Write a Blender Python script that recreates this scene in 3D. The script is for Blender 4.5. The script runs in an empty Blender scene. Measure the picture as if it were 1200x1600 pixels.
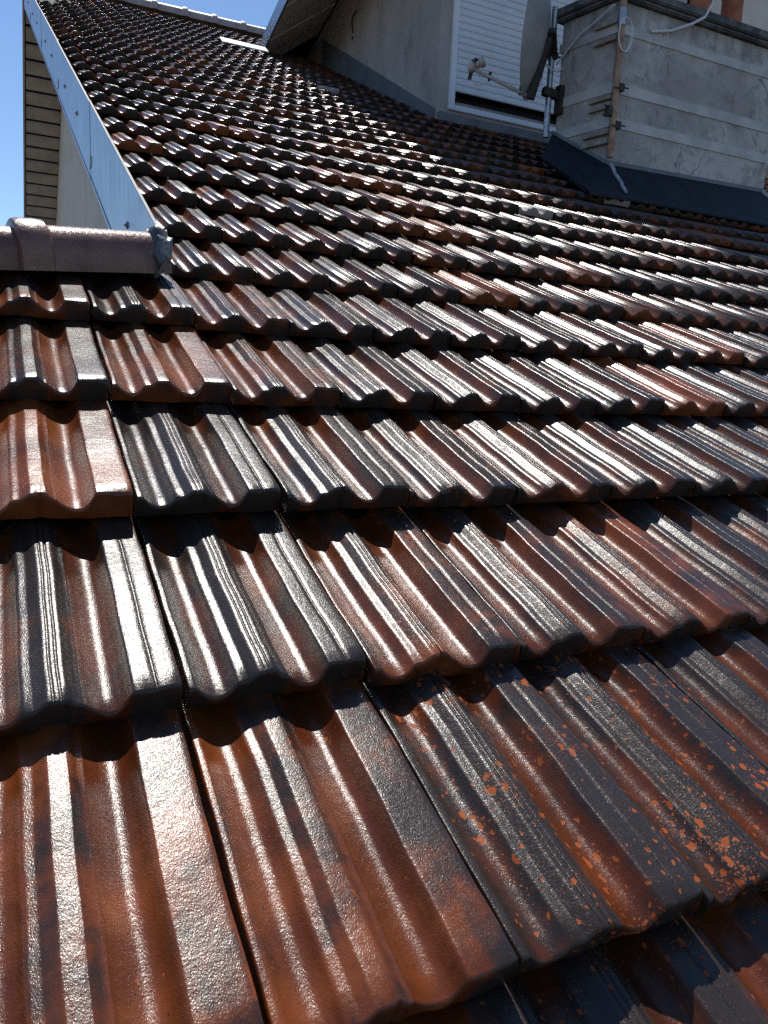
import bpy, bmesh, math, random
from mathutils import Vector, Matrix
S = bpy.context.scene
COL = S.collection
R_ = math.radians

# ------------------------------------------------------------------ camera
CAM = Vector((-0.1491, -0.4394, 0.4595))
AX_R = Vector((0.9009, -0.4318, 0.0442)); AX_D = Vector((-0.0345, -0.1728, -0.9844)); AX_F = Vector((0.4327, 0.8853, -0.1706))
FPX = 1199.4
cam = bpy.data.cameras.new('camera'); camo = bpy.data.objects.new('camera', cam); COL.objects.link(camo)
m = Matrix((AX_R, -AX_D, -AX_F)).transposed().to_4x4(); m.translation = CAM
camo.matrix_world = m
cam.sensor_fit = 'HORIZONTAL'; cam.sensor_width = 36.0; cam.lens = 36 * FPX / 1200
cam.clip_start = 0.02; cam.clip_end = 2000
S.camera = camo

# ------------------------------------------------------------------ sky, sun, exposure
SUN = Vector((0.075, 0.57, 1.0)).normalized()
W_ = bpy.data.worlds.new('World'); S.world = W_; W_.use_nodes = True
wn = W_.node_tree.nodes; wl = W_.node_tree.links; wn.clear()
sky = wn.new('ShaderNodeTexSky'); sky.sky_type = 'NISHITA'; sky.sun_disc = False
sky.sun_elevation = math.asin(SUN.z); sky.sun_rotation = math.atan2(SUN.x, SUN.y)
sky.air_density = 1.0; sky.dust_density = 0.0; sky.ozone_density = 5.0; sky.altitude = 600
bg = wn.new('ShaderNodeBackground'); bg.inputs['Strength'].default_value = 0.115
wo = wn.new('ShaderNodeOutputWorld'); wl.new(sky.outputs[0], bg.inputs[0]); wl.new(bg.outputs[0], wo.inputs[0])
sl = bpy.data.lights.new('sun', 'SUN'); sl.energy = 5.0; sl.angle = R_(0.5); sl.color = (1.0, 0.95, 0.88)
so = bpy.data.objects.new('sun', sl); COL.objects.link(so)
so.rotation_euler = SUN.to_track_quat('Z', 'Y').to_euler(); so.location = (0, 0, 20)
S.view_settings.view_transform = 'Standard'; S.view_settings.look = 'None'
S.cycles.use_denoising = False
S.view_settings.exposure = 0.22; S.view_settings.gamma = 1.0

# ------------------------------------------------------------------ roof frame
TH = R_(25); TW = 0.21; TG = 0.3459                 # pitch, tile cover width, course gauge
RM = Matrix(((1, 0, 0), (0, math.cos(TH), -math.sin(TH)), (0, math.sin(TH), math.cos(TH)))).to_4x4()
def RP(u, v, z=0.0): return RM @ Vector((u, v, z))
def roofz(y): return y * math.tan(TH)

# ------------------------------------------------------------------ helpers
def link(name, me, mat=None, parent=None, smooth=None):
    o = bpy.data.objects.new(name, me); COL.objects.link(o)
    if mat and not me.materials: me.materials.append(mat)
    if parent: o.parent = parent
    return o
def tag(o, label=None, cat=None, group=None, kind=None):
    if label: o['label'] = label
    if cat: o['category'] = cat
    if group: o['group'] = group
    if kind: o['kind'] = kind
    return o
def empty(name, loc, label, cat, group=None):
    o = bpy.data.objects.new(name, None); COL.objects.link(o); o.location = loc; o.empty_display_size = 0.1
    o.matrix_basis = Matrix.Translation(loc)
    return tag(o, label, cat, group)
class MB:
    """collects world-space geometry for one mesh object"""
    def __init__(s): s.v = []; s.f = []
    def add(s, vs, fs):
        b = len(s.v); s.v += [Vector(v) for v in vs]; s.f += [tuple(b + i for i in f) for f in fs]
    def hexa(s, p):       # 8 points: bottom 4 ccw, top 4
        s.add(p, [(3, 2, 1, 0), (4, 5, 6, 7), (0, 1, 5, 4), (1, 2, 6, 5), (2, 3, 7, 6), (3, 0, 4, 7)])
    def box(s, x0, x1, y0, y1, z0, z1):
        s.hexa([(x0, y0, z0), (x1, y0, z0), (x1, y1, z0), (x0, y1, z0), (x0, y0, z1), (x1, y0, z1), (x1, y1, z1), (x0, y1, z1)])
    def rbox(s, u0, u1, v0, v1, z0, z1):   # box in the roof frame
        s.hexa([RP(*q) for q in [(u0, v0, z0), (u1, v0, z0), (u1, v1, z0), (u0, v1, z0), (u0, v0, z1), (u1, v0, z1), (u1, v1, z1), (u0, v1, z1)]])
    def slab(s, a, b, c, d, off):          # quad a b c d thickened by vector off
        off = Vector(off); q = [Vector(p) for p in (a, b, c, d)]
        s.hexa(q + [p + off for p in q])
    def prism(s, poly, z0, z1):
        n = len(poly)
        s.add([(x, y, z0) for x, y in poly] + [(x, y, z1) for x, y in poly],
              [tuple(range(n - 1, -1, -1)), tuple(range(n, 2 * n))] + [(i, (i + 1) % n, n + (i + 1) % n, n + i) for i in range(n)])
    def bar(s, a, b, w, h, up=(0, 0, 1)):
        a = Vector(a); b = Vector(b); d = (b - a).normalized(); x = d.cross(Vector(up)).normalized(); y = x.cross(d)
        x *= w / 2; y *= h / 2
        s.hexa([a - x - y, a + x - y, b + x - y, b - x - y, a - x + y, a + x + y, b + x + y, b - x + y])
    def tube(s, pts, r, n=10, caps=True):
        pts = [Vector(p) for p in pts]; rr = r if isinstance(r, (list, tuple)) else [r] * len(pts)
        d0 = (pts[1] - pts[0]).normalized(); x = d0.orthogonal().normalized(); rings = []
        for i, p in enumerate(pts):
            d = (pts[min(i + 1, len(pts) - 1)] - pts[max(i - 1, 0)]).normalized()
            x = (x - d * x.dot(d)).normalized(); y = d.cross(x)
            rings.append([p + (x * math.cos(2 * math.pi * k / n) + y * math.sin(2 * math.pi * k / n)) * rr[i] for k in range(n)])
        vs = [v for r_ in rings for v in r_]
        fs = [(i * n + k, i * n + (k + 1) % n, (i + 1) * n + (k + 1) % n, (i + 1) * n + k) for i in range(len(pts) - 1) for k in range(n)]
        if caps: fs += [tuple(range(n - 1, -1, -1)), tuple(range((len(pts) - 1) * n, len(pts) * n))]
        s.add(vs, fs)
    def lathe(s, o, axis, prof, n=24, sx=1.0, xdir=None):   # prof: (radius, height) along axis
        o = Vector(o); a = Vector(axis).normalized(); x = Vector(xdir).normalized() if xdir else a.orthogonal().normalized(); x = (x - a * x.dot(a)).normalized(); y = a.cross(x)
        vs = [o + a * h + (x * sx * math.cos(2 * math.pi * k / n) + y * math.sin(2 * math.pi * k / n)) * r for r, h in prof for k in range(n)]
        s.add(vs, [(i * n + k, i * n + (k + 1) % n, (i + 1) * n + (k + 1) % n, (i + 1) * n + k) for i in range(len(prof) - 1) for k in range(n)])
    def build(s, name, mat, parent=None, smooth=False, bevel=0.0):
        o0 = Vector((0, 0, 0)) if parent is None else parent.matrix_basis.translation
        if parent is not None and parent.parent: o0 = parent.parent.matrix_basis.translation
        if parent is None: o0 = s.v[0].copy()
        bm = bmesh.new(); vs = [bm.verts.new(v - o0) for v in s.v]
        for f in s.f:
            try: bm.faces.new([vs[i] for i in f])
            except ValueError: pass
        bmesh.ops.recalc_face_normals(bm, faces=bm.faces)
        if bevel > 0: bmesh.ops.bevel(bm, geom=bm.edges[:], offset=bevel, segments=2, affect='EDGES', clamp_overlap=True)
        if smooth or bevel > 0:
            for f in bm.faces: f.smooth = True
        me = bpy.data.meshes.new(name); bm.to_mesh(me); bm.free()
        if smooth or bevel > 0: me.set_sharp_from_angle(angle=R_(40))
        o = link(name, me, mat, parent)
        if parent is None: o.matrix_basis = Matrix.Translation(o0)
        return o

# ------------------------------------------------------------------ materials
class NT:
    def __init__(s, name):
        s.m = bpy.data.materials.new(name); s.m.use_nodes = True; s.n = s.m.node_tree.nodes; s.l = s.m.node_tree.links
        s.b = s.n['Principled BSDF']; s.tc = s.n.new('ShaderNodeTexCoord')
    def mk(s, t, **kw):
        x = s.n.new(t)
        for k, v in kw.items(): setattr(x, k, v)
        return x
    def put(s, sock, v):
        if hasattr(v, 'is_output') or isinstance(v, bpy.types.NodeSocket): s.l.new(v, sock)
        else: sock.default_value = v
    def math(s, op, a, b=0.5, c=None, clamp=False):
        x = s.mk('ShaderNodeMath', operation=op, use_clamp=clamp); s.put(x.inputs[0], a); s.put(x.inputs[1], b)
        if c is not None: s.put(x.inputs[2], c)
        return x.outputs[0]
    def noise(s, vec, scale, detail=3, rough=.5, dist=0.0):
        x = s.mk('ShaderNodeTexNoise'); s.put(x.inputs['Vector'], vec); x.inputs['Scale'].default_value = scale
        x.inputs['Detail'].default_value = detail; x.inputs['Roughness'].default_value = rough; x.inputs['Distortion'].default_value = dist
        return x.outputs['Fac']
    def vor(s, vec, scale):
        x = s.mk('ShaderNodeTexVoronoi'); s.put(x.inputs['Vector'], vec); x.inputs['Scale'].default_value = scale
        return x.outputs['Distance']
    def map(s, v, a, b, c=0.0, d=1.0, smooth=True):
        x = s.mk('ShaderNodeMapRange', interpolation_type='SMOOTHSTEP' if smooth else 'LINEAR'); s.put(x.inputs[0], v)
        for i, q in enumerate((a, b, c, d)): s.put(x.inputs[i + 1], q)
        return x.outputs[0]
    def mix(s, f, a, b):
        x = s.mk('ShaderNodeMix', data_type='RGBA'); s.put(x.inputs[0], f); s.put(x.inputs[6], a if not isinstance(a, tuple) else (*a, 1)); s.put(x.inputs[7], b if not isinstance(b, tuple) else (*b, 1))
        return x.outputs[2]
    def vmul(s, v, k):
        x = s.mk('ShaderNodeVectorMath', operation='MULTIPLY'); s.put(x.inputs[0], v); x.inputs[1].default_value = k
        return x.outputs[0]
    def vadd(s, v, w):
        x = s.mk('ShaderNodeVectorMath', operation='ADD'); s.put(x.inputs[0], v); s.put(x.inputs[1], w)
        return x.outputs[0]
    def bump(s, h, dist, strength=1.0, normal=None):
        x = s.mk('ShaderNodeBump'); x.inputs['Strength'].default_value = strength; x.inputs['Distance'].default_value = dist; s.put(x.inputs['Height'], h)
        if normal: s.l.new(normal, x.inputs['Normal'])
        return x.outputs[0]
    def done(s, col, rough=.6, metal=0.0, normal=None, spec=.5):
        s.put(s.b.inputs['Base Color'], col if not isinstance(col, tuple) else (*col, 1)); s.put(s.b.inputs['Roughness'], rough)
        s.put(s.b.inputs['Metallic'], metal); s.b.inputs['Specular IOR Level'].default_value = spec
        if normal: s.l.new(normal, s.b.inputs['Normal'])
        return s.m

def simple(name, c1, c2, scale=8, rough=.6, metal=0.0, bumpd=0.0, bscale=60, spec=.5, detail=4):
    t = NT(name); p = t.tc.outputs['Object']; f = t.map(t.noise(p, scale, detail, .6), .35, .65)
    nb = t.bump(t.noise(p, bscale, 4, .6), bumpd) if bumpd else None
    return t.done(t.mix(f, c1, c2), rough, metal, nb, spec)

def tile_material(name, stuff=False):
    t = NT(name)
    if stuff:
        at = t.mk('ShaderNodeAttribute', attribute_name='tone'); par = at.outputs['Color']
        pa = t.mk('ShaderNodeAttribute', attribute_name='local'); p0 = pa.outputs['Vector']
        p = p0; seed = at.outputs['Alpha']
    else:
        oi = t.mk('ShaderNodeObjectInfo'); par = oi.outputs['Color']; p0 = t.tc.outputs['Object']; seed = oi.outputs['Random']
    sep = t.mk('ShaderNodeSeparateColor'); t.l.new(par, sep.inputs[0]); red, chip, pale = sep.outputs
    off = t.mk('ShaderNodeCombineXYZ'); t.put(off.inputs[0], t.math('MULTIPLY', seed, 37.0)); t.put(off.inputs[1], t.math('MULTIPLY', seed, 91.0)); t.put(off.inputs[2], t.math('MULTIPLY', seed, 13.0))
    p = t.vadd(p0, off.outputs[0])
    xyz = t.mk('ShaderNodeSeparateXYZ'); t.l.new(p0, xyz.inputs[0]); x, y, z = xyz.outputs
    # worn zones: the two troughs and the shoulders have lost more of their dark glaze
    def band(a, b, s): return t.math('MULTIPLY', t.map(x, a - s, a + s), t.map(x, b - s, b + s, 1.0, 0.0))
    tr = t.math('MAXIMUM', t.math('MULTIPLY', band(.024, .058, .008), .75), band(.113, .160, .008))
    n1 = t.noise(p, 9, 4, .6); n2 = t.noise(t.vmul(p, (1, .25, 1)), 60, 4, .65); n3 = t.noise(p, 30, 5, .7, .6)
    w = t.math('ADD', t.math('MULTIPLY', red, 1.25), t.math('MULTIPLY_ADD', tr, .66, -.10))
    w = t.math('ADD', w, t.math('MULTIPLY_ADD', n1, 1.9, -.95)); w = t.math('ADD', w, t.math('MULTIPLY_ADD', n2, .7, -.35)); w = t.math('ADD', w, t.math('MULTIPLY_ADD', n3, .7, -.35))
    wn_ = t.map(w, .34, .90)
    dark = t.mix(n3, (.015, .0110, .0090), (.034, .0235, .0185))
    clay = t.mix(t.map(t.math('ADD', n1, t.math('MULTIPLY_ADD', red, .35, -.2)), .35, .8), (.076, .0178, .0046), (.205, .051, .0108))
    col = t.mix(wn_, dark, clay)
    # orange chips where the glaze flaked off
    vn = t.mk('ShaderNodeTexNoise'); t.put(vn.inputs['Vector'], p); vn.inputs['Scale'].default_value = 90; vn.inputs['Detail'].default_value = 3
    vd = t.vadd(p, t.vmul(vn.outputs['Color'], (.012, .012, .012)))
    v1 = t.vor(t.vmul(vd, (1, .65, 1)), 88); clus = t.noise(p, 14, 3, .6)
    ch = t.map(t.math('ADD', t.math('MULTIPLY_ADD', v1, -.74, .205), t.math('ADD', t.math('MULTIPLY', chip, .22), t.math('MULTIPLY_ADD', clus, .68, -.49))), .105, .14)
    v2 = t.vor(vd, 260); ch2 = t.map(t.math('ADD', t.math('MULTIPLY_ADD', v2, -.6, .22), t.math('ADD', t.math('MULTIPLY', chip, .125), t.math('MULTIPLY_ADD', clus, .7, -.45))), .15, .19)
    # broken arrises: the lock edge and the nose corners show bare clay
    ed = t.math('MAXIMUM', t.map(x, .2055, .2085), t.math('MULTIPLY', t.map(x, .003, .0055, 1, 0), 1.0))
    ed = t.math('MULTIPLY', ed, t.map(t.math('ADD', n3, t.math('MULTIPLY_ADD', n1, .5, -.25)), .42, .62))
    allch = t.math('MINIMUM', t.math('ADD', t.math('ADD', ch, ch2), t.math('MULTIPLY', ed, t.math('MULTIPLY_ADD', red, .6, .25))), 1.0)
    bare = t.mix(n3, (.23, .052, .013), (.32, .080, .022))
    col = t.mix(allch, col, bare)
    col = t.mix(pale, col, t.mix(n2, (.42, .36, .32), (.62, .55, .50)))
    pit = t.math('LESS_THAN', t.vor(p, 75), .07)
    col = t.mix(t.math('MULTIPLY', pit, .8), col, (.008, .006, .005))
    ro = t.math('ADD', t.math('MULTIPLY_ADD', t.noise(p, 220, 3, .7), .18, .16), t.math('MULTIPLY', allch, .25))
    ro = t.math('ADD', ro, t.math('MULTIPLY', pale, .2)); spk = t.map(t.noise(p, 560, 2, .6), .50, .62); ro = t.math('ADD', ro, t.math('MULTIPLY', spk, .17))
    h = t.math('ADD', t.math('MULTIPLY', t.noise(t.vmul(p, (1, .6, 1)), 800, 2, .6), 1.0), t.math('MULTIPLY', t.noise(p, 80, 3, .6), 1.5))
    h = t.math('ADD', h, t.math('MULTIPLY', allch, -.35)); h = t.math('ADD', h, t.math('MULTIPLY', pit, -.8))
    nrm = t.bump(h, .00034, 1.0)
    t.b.inputs['IOR'].default_value = 1.5
    m_ = t.done(col, ro, 0.0, nrm, .6); t.put(t.b.inputs['Specular IOR Level'], t.math('MULTIPLY_ADD', allch, -.3, .45)); return m_

M = {}
M['tile'] = tile_material('glazed_clay'); M['tile_field'] = tile_material('glazed_clay_field', True)
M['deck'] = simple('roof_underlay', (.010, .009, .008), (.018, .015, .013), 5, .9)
def ridge_mat():
    t = NT('brown_ridge_clay'); p = t.tc.outputs['Object']; n1 = t.noise(p, 10, 5, .65); n2 = t.noise(p, 120, 4, .7)
    col = t.mix(t.map(n1, .3, .7), (.12, .054, .038), (.22, .105, .075)); col = t.mix(t.map(n2, .55, .75), col, (.34, .22, .18))
    return t.done(col, t.math('MULTIPLY_ADD', n2, .28, .14), 0, t.bump(t.math('ADD', n2, t.math('MULTIPLY', n1, .6)), .0011), .5)
M['ridge'] = ridge_mat()
M['ridge_sunlit'] = simple('sunlit_ridge_clay', (.40, .30, .25), (.54, .43, .37), 9, .45, 0, .002, 60)  # ridge clay lightened: sun glare painted into the main ridge's colour
M['lead'] = simple('lead_sheet', (.07, .072, .075), (.20, .20, .20), 22, .45, .4, .004, 26)
def zinc():
    t = NT('zinc_sheet'); p = t.tc.outputs['Object']; n = t.noise(p, 3, 5, .6); n2 = t.noise(t.vmul(p, (1, 1.2, .25)), 22, 4, .6)
    col = t.mix(t.map(n, .35, .65), (.36, .40, .45), (.43, .47, .52)); col = t.mix(t.math('MULTIPLY', t.map(n2, .55, .75), .35), col, (.24, .25, .26))
    return t.done(col, t.math('MULTIPLY_ADD', n2, .3, .25), .9, t.bump(n, .012, .6), .5)
M['zinc'] = zinc()
M['zinc_lip'] = simple('zinc_lip', (.13, .14, .15), (.18, .19, .20), 6, .7, .2)
M['screw'] = simple('screw_steel', (.16, .16, .17), (.28, .28, .28), 40, .45, .8)
M['soffit'] = simple('soffit_board', (.37, .31, .275), (.47, .405, .36), 5, .75, 0, .001, 40)
M['soffit_dark'] = simple('old_soffit_board', (.66, .57, .50), (.76, .67, .60), 5, .8, 0, .001, 40)
M['render'] = simple('cream_render', (.62, .54, .44), (.70, .62, .52), 2.5, .9, 0, .003, 220)
def wall_mat():
    t = NT('grey_house_render'); p = t.tc.outputs['Object']; n = t.noise(p, 1.6, 5, .6); n2 = t.noise(t.vmul(p, (1, 1, .3)), 6, 5, .6)
    col = t.mix(t.map(n, .35, .65), (.42, .36, .31), (.52, .45, .40)); col = t.mix(t.math('MULTIPLY', t.map(n2, .5, .75), .5), col, (.22, .20, .19))
    return t.done(col, .9, 0, t.bump(t.noise(p, 180, 4, .7), .003), .3)
M['wall'] = wall_mat()
M['pvc'] = simple('white_pvc', (.74, .75, .76), (.80, .80, .81), 3, .4)
M['shutter'] = simple('white_shutter', (.66, .68, .70), (.74, .75, .77), 3, .45)
M['black'] = simple('dark_room', (.006, .006, .007), (.010, .010, .011), 3, .8)
M['sill'] = simple('stone_sill', (.22, .18, .15), (.34, .29, .25), 30, .8, 0, .002, 80)
M['plinth'] = simple('painted_plinth', (.14, .14, .145), (.20, .195, .195), 6, .8, 0, .002, 70)
M['upstand'] = simple('grey_upstand', (.115, .13, .145), (.155, .165, .18), 5, .6, .0, .001, 30)
def conc():
    t = NT('weathered_render'); p = t.tc.outputs['Object']; n1 = t.noise(p, 2.2, 6, .62); n2 = t.noise(p, 9, 6, .7, .4); n3 = t.noise(t.vmul(p, (1, 1, .22)), 14, 5, .65)
    col = t.mix(t.map(n1, .38, .62), (.40, .365, .335), (.60, .555, .515))
    col = t.mix(t.math('MULTIPLY', t.map(n2, .48, .66), .65), col, (.22, .205, .195))
    col = t.mix(t.math('MULTIPLY', t.map(n3, .58, .72), .6), col, (.17, .145, .12))
    sp = t.mk('ShaderNodeSeparateXYZ'); t.l.new(p, sp.inputs[0])
    hd = t.map(t.math('ADD', sp.outputs[2], t.math('MULTIPLY_ADD', n3, .5, -.25)), .85, 1.12); col = t.mix(t.math('MULTIPLY', hd, .65), col, (.13, .115, .10))
    vd = t.vadd(p, t.vmul(t.mk('ShaderNodeTexNoise').outputs['Color'], (.2, .2, .5))); v = t.mk('ShaderNodeTexVoronoi', feature='DISTANCE_TO_EDGE'); t.put(v.inputs['Vector'], t.vmul(vd, (1, 1, .6))); v.inputs['Scale'].default_value = 1.7
    col = t.mix(t.math('MULTIPLY', t.math('MULTIPLY', t.map(v.outputs['Distance'], .002, .008, 1, 0), t.map(n1, .5, .6)), .7), col, (.09, .08, .07))
    return t.done(col, .92, 0, t.bump(t.math('ADD', n2, t.math('MULTIPLY', t.noise(p, 120, 4, .7), .4)), .012), .25)
M['concrete'] = conc()
M['cap'] = simple('lichen_cap', (.06, .065, .07), (.17, .165, .155), 9, .95, 0, .01, 30)
M['strap'] = simple('grey_strap', (.44, .42, .40), (.58, .55, .52), 5, .65, .1, .001, 60)
M['wood'] = simple('weathered_timber', (.26, .21, .17), (.40, .35, .31), 12, .85, 0, .002, 60)
M['bitumen'] = simple('blue_black_flashing', (.005, .009, .014), (.010, .016, .023), 6, .65, 0, .006, 9, .2)
M['mortar'] = simple('grey_mortar', (.28, .29, .30), (.40, .40, .40), 20, .9, 0, .004, 60)
M['rust'] = simple('rusty_pole', (.30, .15, .08), (.44, .29, .19), 16, .6, .3, .001, 80)
M['galv'] = simple('galvanised_pole', (.30, .32, .33), (.46, .47, .48), 20, .35, .8)
M['clamp'] = simple('dark_clamp', (.03, .028, .027), (.07, .05, .04), 40, .6, .4)
M['dish'] = simple('grey_dish_paint', (.30, .285, .27), (.38, .36, .345), 7, .6)
M['plastic'] = simple('beige_plastic', (.42, .36, .31), (.52, .46, .41), 20, .5)
M['cable'] = simple('white_cable', (.62, .62, .60), (.72, .72, .70), 30, .5)
M['pot'] = simple('terracotta_pot', (.33, .10, .05), (.45, .16, .085), 12, .8, 0, .002, 70)
M['rail'] = simple('pale_railing', (.55, .56, .57), (.66, .66, .66), 4, .5)
M['panel'] = simple('pale_panel', (.42, .46, .52), (.50, .53, .58), 4, .35)
M['sheet'] = simple('white_sheet_metal', (.70, .70, .69), (.80, .80, .79), 5, .35, .2)
M['ground'] = simple('dry_ground', (.060, .052, .034), (.10, .082, .055), .05, .95)

# ------------------------------------------------------------------ ground
g = MB(); g.add([(-900, -900, -6), (900, -900, -6), (900, 900, -6), (-900, 900, -6)], [(0, 1, 2, 3)])
tag(g.build('ground', M['ground']), kind='structure')

# ------------------------------------------------------------------ house under the tiles
RV = 11.75                                    # the ridge, metres up the slope
AY, AZ = RP(0, RV).y, RP(0, RV).z
FS = 0.62                                     # fall of the far slope
def vu(y): return 0.213 - 0.0056 * (y - 1.9)  # the verge runs very slightly out of square
house = empty('house', (0.6, 1.9, -6), 'main tiled house with zinc verge, cream gable wall and open eaves', 'house')
b = MB()
b.rbox(.60, 9.2, 1.2, RV, -.16, -.085); b.rbox(-4, 8.5, -4, 1.65, -.16, -.085); b.rbox(.235, .60, 1.9, RV, -.16, -.085)
b.build('roof_deck', M['deck'], house)
b = MB()
yf = 17.0; zf = AZ - FS * (yf - AY)
b.hexa([(.62, 1.0, -6), (.80, 1.0, -6), (.80, AY, -6), (.62, AY, -6), (.62, 1.0, roofz(1.0) - .19), (.80, 1.0, roofz(1.0) - .19), (.80, AY, AZ - .19), (.62, AY, AZ - .19)])
b.hexa([(.62, AY, -6), (.80, AY, -6), (.80, yf, -6), (.62, yf, -6), (.62, AY, AZ - .19), (.80, AY, AZ - .19), (.80, yf, zf - .19), (.62, yf, zf - .19)])
b.build('gable_wall', M['render'], house)
b = MB()
b.hexa([(vu(AY), AY + .02, AZ - .15), (8.5, AY + .02, AZ - .15), (8.5, yf, zf - .15), (vu(AY), yf, zf - .15), (vu(AY), AY + .02, AZ - .03), (8.5, AY + .02, AZ - .03), (8.5, yf, zf - .03), (vu(AY), yf, zf - .03)])
b.build('far_roof_slope', M['deck'], house)
b = MB()                                      # edge board of the far verge
for k in range(1):
    b.hexa([(vu(AY) - .022, AY, AZ - .19), (vu(AY) - .002, AY, AZ - .19), (vu(AY) - .002, yf, zf - .19), (vu(AY) - .022, yf, zf - .19),
            (vu(AY) - .022, AY, AZ), (vu(AY) - .002, AY, AZ), (vu(AY) - .002, yf, zf), (vu(AY) - .022, yf, zf)])
b.build('far_verge_board', M['soffit'], house)
# boards under the far overhang lap one another
n = 30; y0 = AY + .15
for k in range(n):
    ya = y0 + (yf - y0) * k / n; yb = y0 + (yf - y0) * (k + .74) / n
    za = AZ - FS * (ya - AY) - .153; zb = AZ - FS * (yb - AY) - .153
    b = MB(); b.hexa([(vu(AY) + .012, ya, za - .034), (.617, ya, za - .034), (.617, yb, zb - .022), (vu(AY) + .012, yb, zb - .022),
                      (vu(AY) + .012, ya, za), (.617, ya, za), (.617, yb, zb), (vu(AY) + .012, yb, zb)])
    b.build('soffit_board', M['soffit'], house)
b = MB(); b.hexa([(vu(4) + .03, 2.0, roofz(2.0) - .215), (.617, 2.0, roofz(2.0) - .215), (.617, AY - .1, roofz(AY - .1) - .215), (vu(AY) + .03, AY - .1, roofz(AY - .1) - .215),
              (vu(4) + .03, 2.0, roofz(2.0) - .195), (.617, 2.0, roofz(2.0) - .195), (.617, AY - .1, roofz(AY - .1) - .195), (vu(AY) + .03, AY - .1, roofz(AY - .1) - .195)])
b.build('soffit', M['soffit'], house)
# zinc verge: lapped panels with a folded lip, screws and clips
cuts = [1.60, 3.36, 5.20, 7.05, 8.95, AY + .06]
FD = .305
for k in range(5):
    ya, yb = cuts[k] - (.03 if k else 0), cuts[k + 1]
    o_ = .0022 * (k % 2)
    def q(y, dz, du=0): return Vector((vu(y) - o_ + du, y, roofz(y) + .022 + dz))
    b = MB(); b.hexa([q(ya, -FD, -.006), q(ya, -FD, 0), q(yb, -FD, 0), q(yb, -FD, -.006), q(ya, 0, -.006), q(ya, 0, 0), q(yb, 0, 0), q(yb, 0, -.006)])
    b.hexa([q(ya, -FD - .012, -.010), q(ya, -FD - .012, .02), q(yb, -FD - .012, .02), q(yb, -FD - .012, -.010), q(ya, -FD - .001, -.010), q(ya, -FD - .001, .02), q(yb, -FD - .001, .02), q(yb, -FD - .001, -.010)])
    fp = b.build('verge_panel', M['zinc'], house)
    b = MB(); b.hexa([q(ya, .001, -.008), q(ya, .001, 0), q(yb, .001, 0), q(yb, .001, -.008), q(ya, .004, -.008), q(ya, .004, 0), q(yb, .004, 0), q(yb, .004, -.008)])
    b.build('lip', M['zinc_lip'], fp)
    for fy in ((.36,) if k == 0 else (.3, .68)):
        y = ya + (yb - ya) * fy; c = q(y, -FD * .52, -.006)
        b = MB(); b.lathe(c, (-1, 0, 0), [(0, .011), (.004, .011), (.005, .006), (.011, .005), (.012, 0)], 12); b.build('screw', M['screw'], fp, True)
    if k < 4:
        y = yb - .035; c = q(y, -FD * .80, -.006)
        b = MB(); b.box(c.x - .004, c.x, c.y - .028, c.y + .028, c.z - .022, c.z + .022); b.build('clip', M['screw'], fp)

# ------------------------------------------------------------------ clay tiles
def spline(pts, n):
    out = []
    for i in range(len(pts) - 1):
        p0 = pts[max(i - 1, 0)]; p1 = pts[i]; p2 = pts[i + 1]; p3 = pts[min(i + 2, len(pts) - 1)]
        for k in range(n):
            t = k / n
            if len(p1) > 2 and len(p2) > 2: out.append((p1[0] + (p2[0] - p1[0]) * t, p1[1] + (p2[1] - p1[1]) * t)); continue
            # monotone-ish cubic in x
            h = p2[0] - p1[0]
            def slope(a, b, c):
                if len(b) > 2: return None
                s1 = (b[1] - a[1]) / max(b[0] - a[0], 1e-9); s2 = (c[1] - b[1]) / max(c[0] - b[0], 1e-9)
                return 0 if s1 * s2 <= 0 else 2 * s1 * s2 / (s1 + s2)
            d = (p2[1] - p1[1]) / h
            m1 = slope(p0, p1, p2) if i > 0 else d; m2 = slope(p1, p2, p3) if i + 2 < len(pts) else d
            m1 = d if m1 is None else m1; m2 = d if m2 is None else m2
            t2 = t * t; t3 = t2 * t
            out.append((p1[0] + h * t, (2 * t3 - 3 * t2 + 1) * p1[1] + (t3 - 2 * t2 + t) * h * m1 + (-2 * t3 + 3 * t2) * p2[1] + (t3 - t2) * h * m2))
    out.append(pts[-1][:2]); return out

def profile(kind, dens):
    T = TW
    # (x as a fraction of the cover width, height in mm; a third entry marks a corner)
    P = [(.026, -30, 1), (.027, -11.5, 1), (.033, -9.0), (.058, -9.0), (.070, -10.2), (.095, -14.5), (.135, -19.2), (.178, -21.3), (.215, -20.6), (.250, -16.8), (.268, -13.2), (.277, -11.2, 1),
         (.290, -9.9), (.310, -9.3), (.330, -8.6), (.345, -6.6), (.372, -2.6), (.384, -1.0), (.394, -.4)]
    if kind == 'plain': P += [(.47, -.4)]
    else: P += [(.404, -.3), (.409, -1.6), (.414, -1.7), (.419, -.4), (.437, -.3), (.442, -1.6), (.447, -1.7), (.452, -.4), (.466, -.4)]
    P += [(.478, -1.2), (.494, -4.0), (.512, -7.4), (.528, -9.0), (.540, -10.0), (.549, -12.2), (.575, -15.6), (.615, -19.6), (.655, -21.3), (.690, -20.3), (.722, -16.0), (.742, -10.5), (.757, -4.2), (.766, -1.2), (.776, -.2)]
    if kind == 'plain': P += [(.80, 0), (.96, .4)]
    else: P += [(.80, 0), (.868, 0), (.873, -1.0), (.879, -1.0), (.884, 0), (.96, .2)]
    P += [(.985, -.3), (.994, -1.8), (.9965, -4.5, 1), (.998, -30, 1)]
    pts = spline(P, dens)
    return [(x * T, (z if z > -12 or z < -29 else -12 + (z + 12) * 1.30) / 1000 - (.006 if z < -29 else 0)) for x, z in pts]

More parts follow.
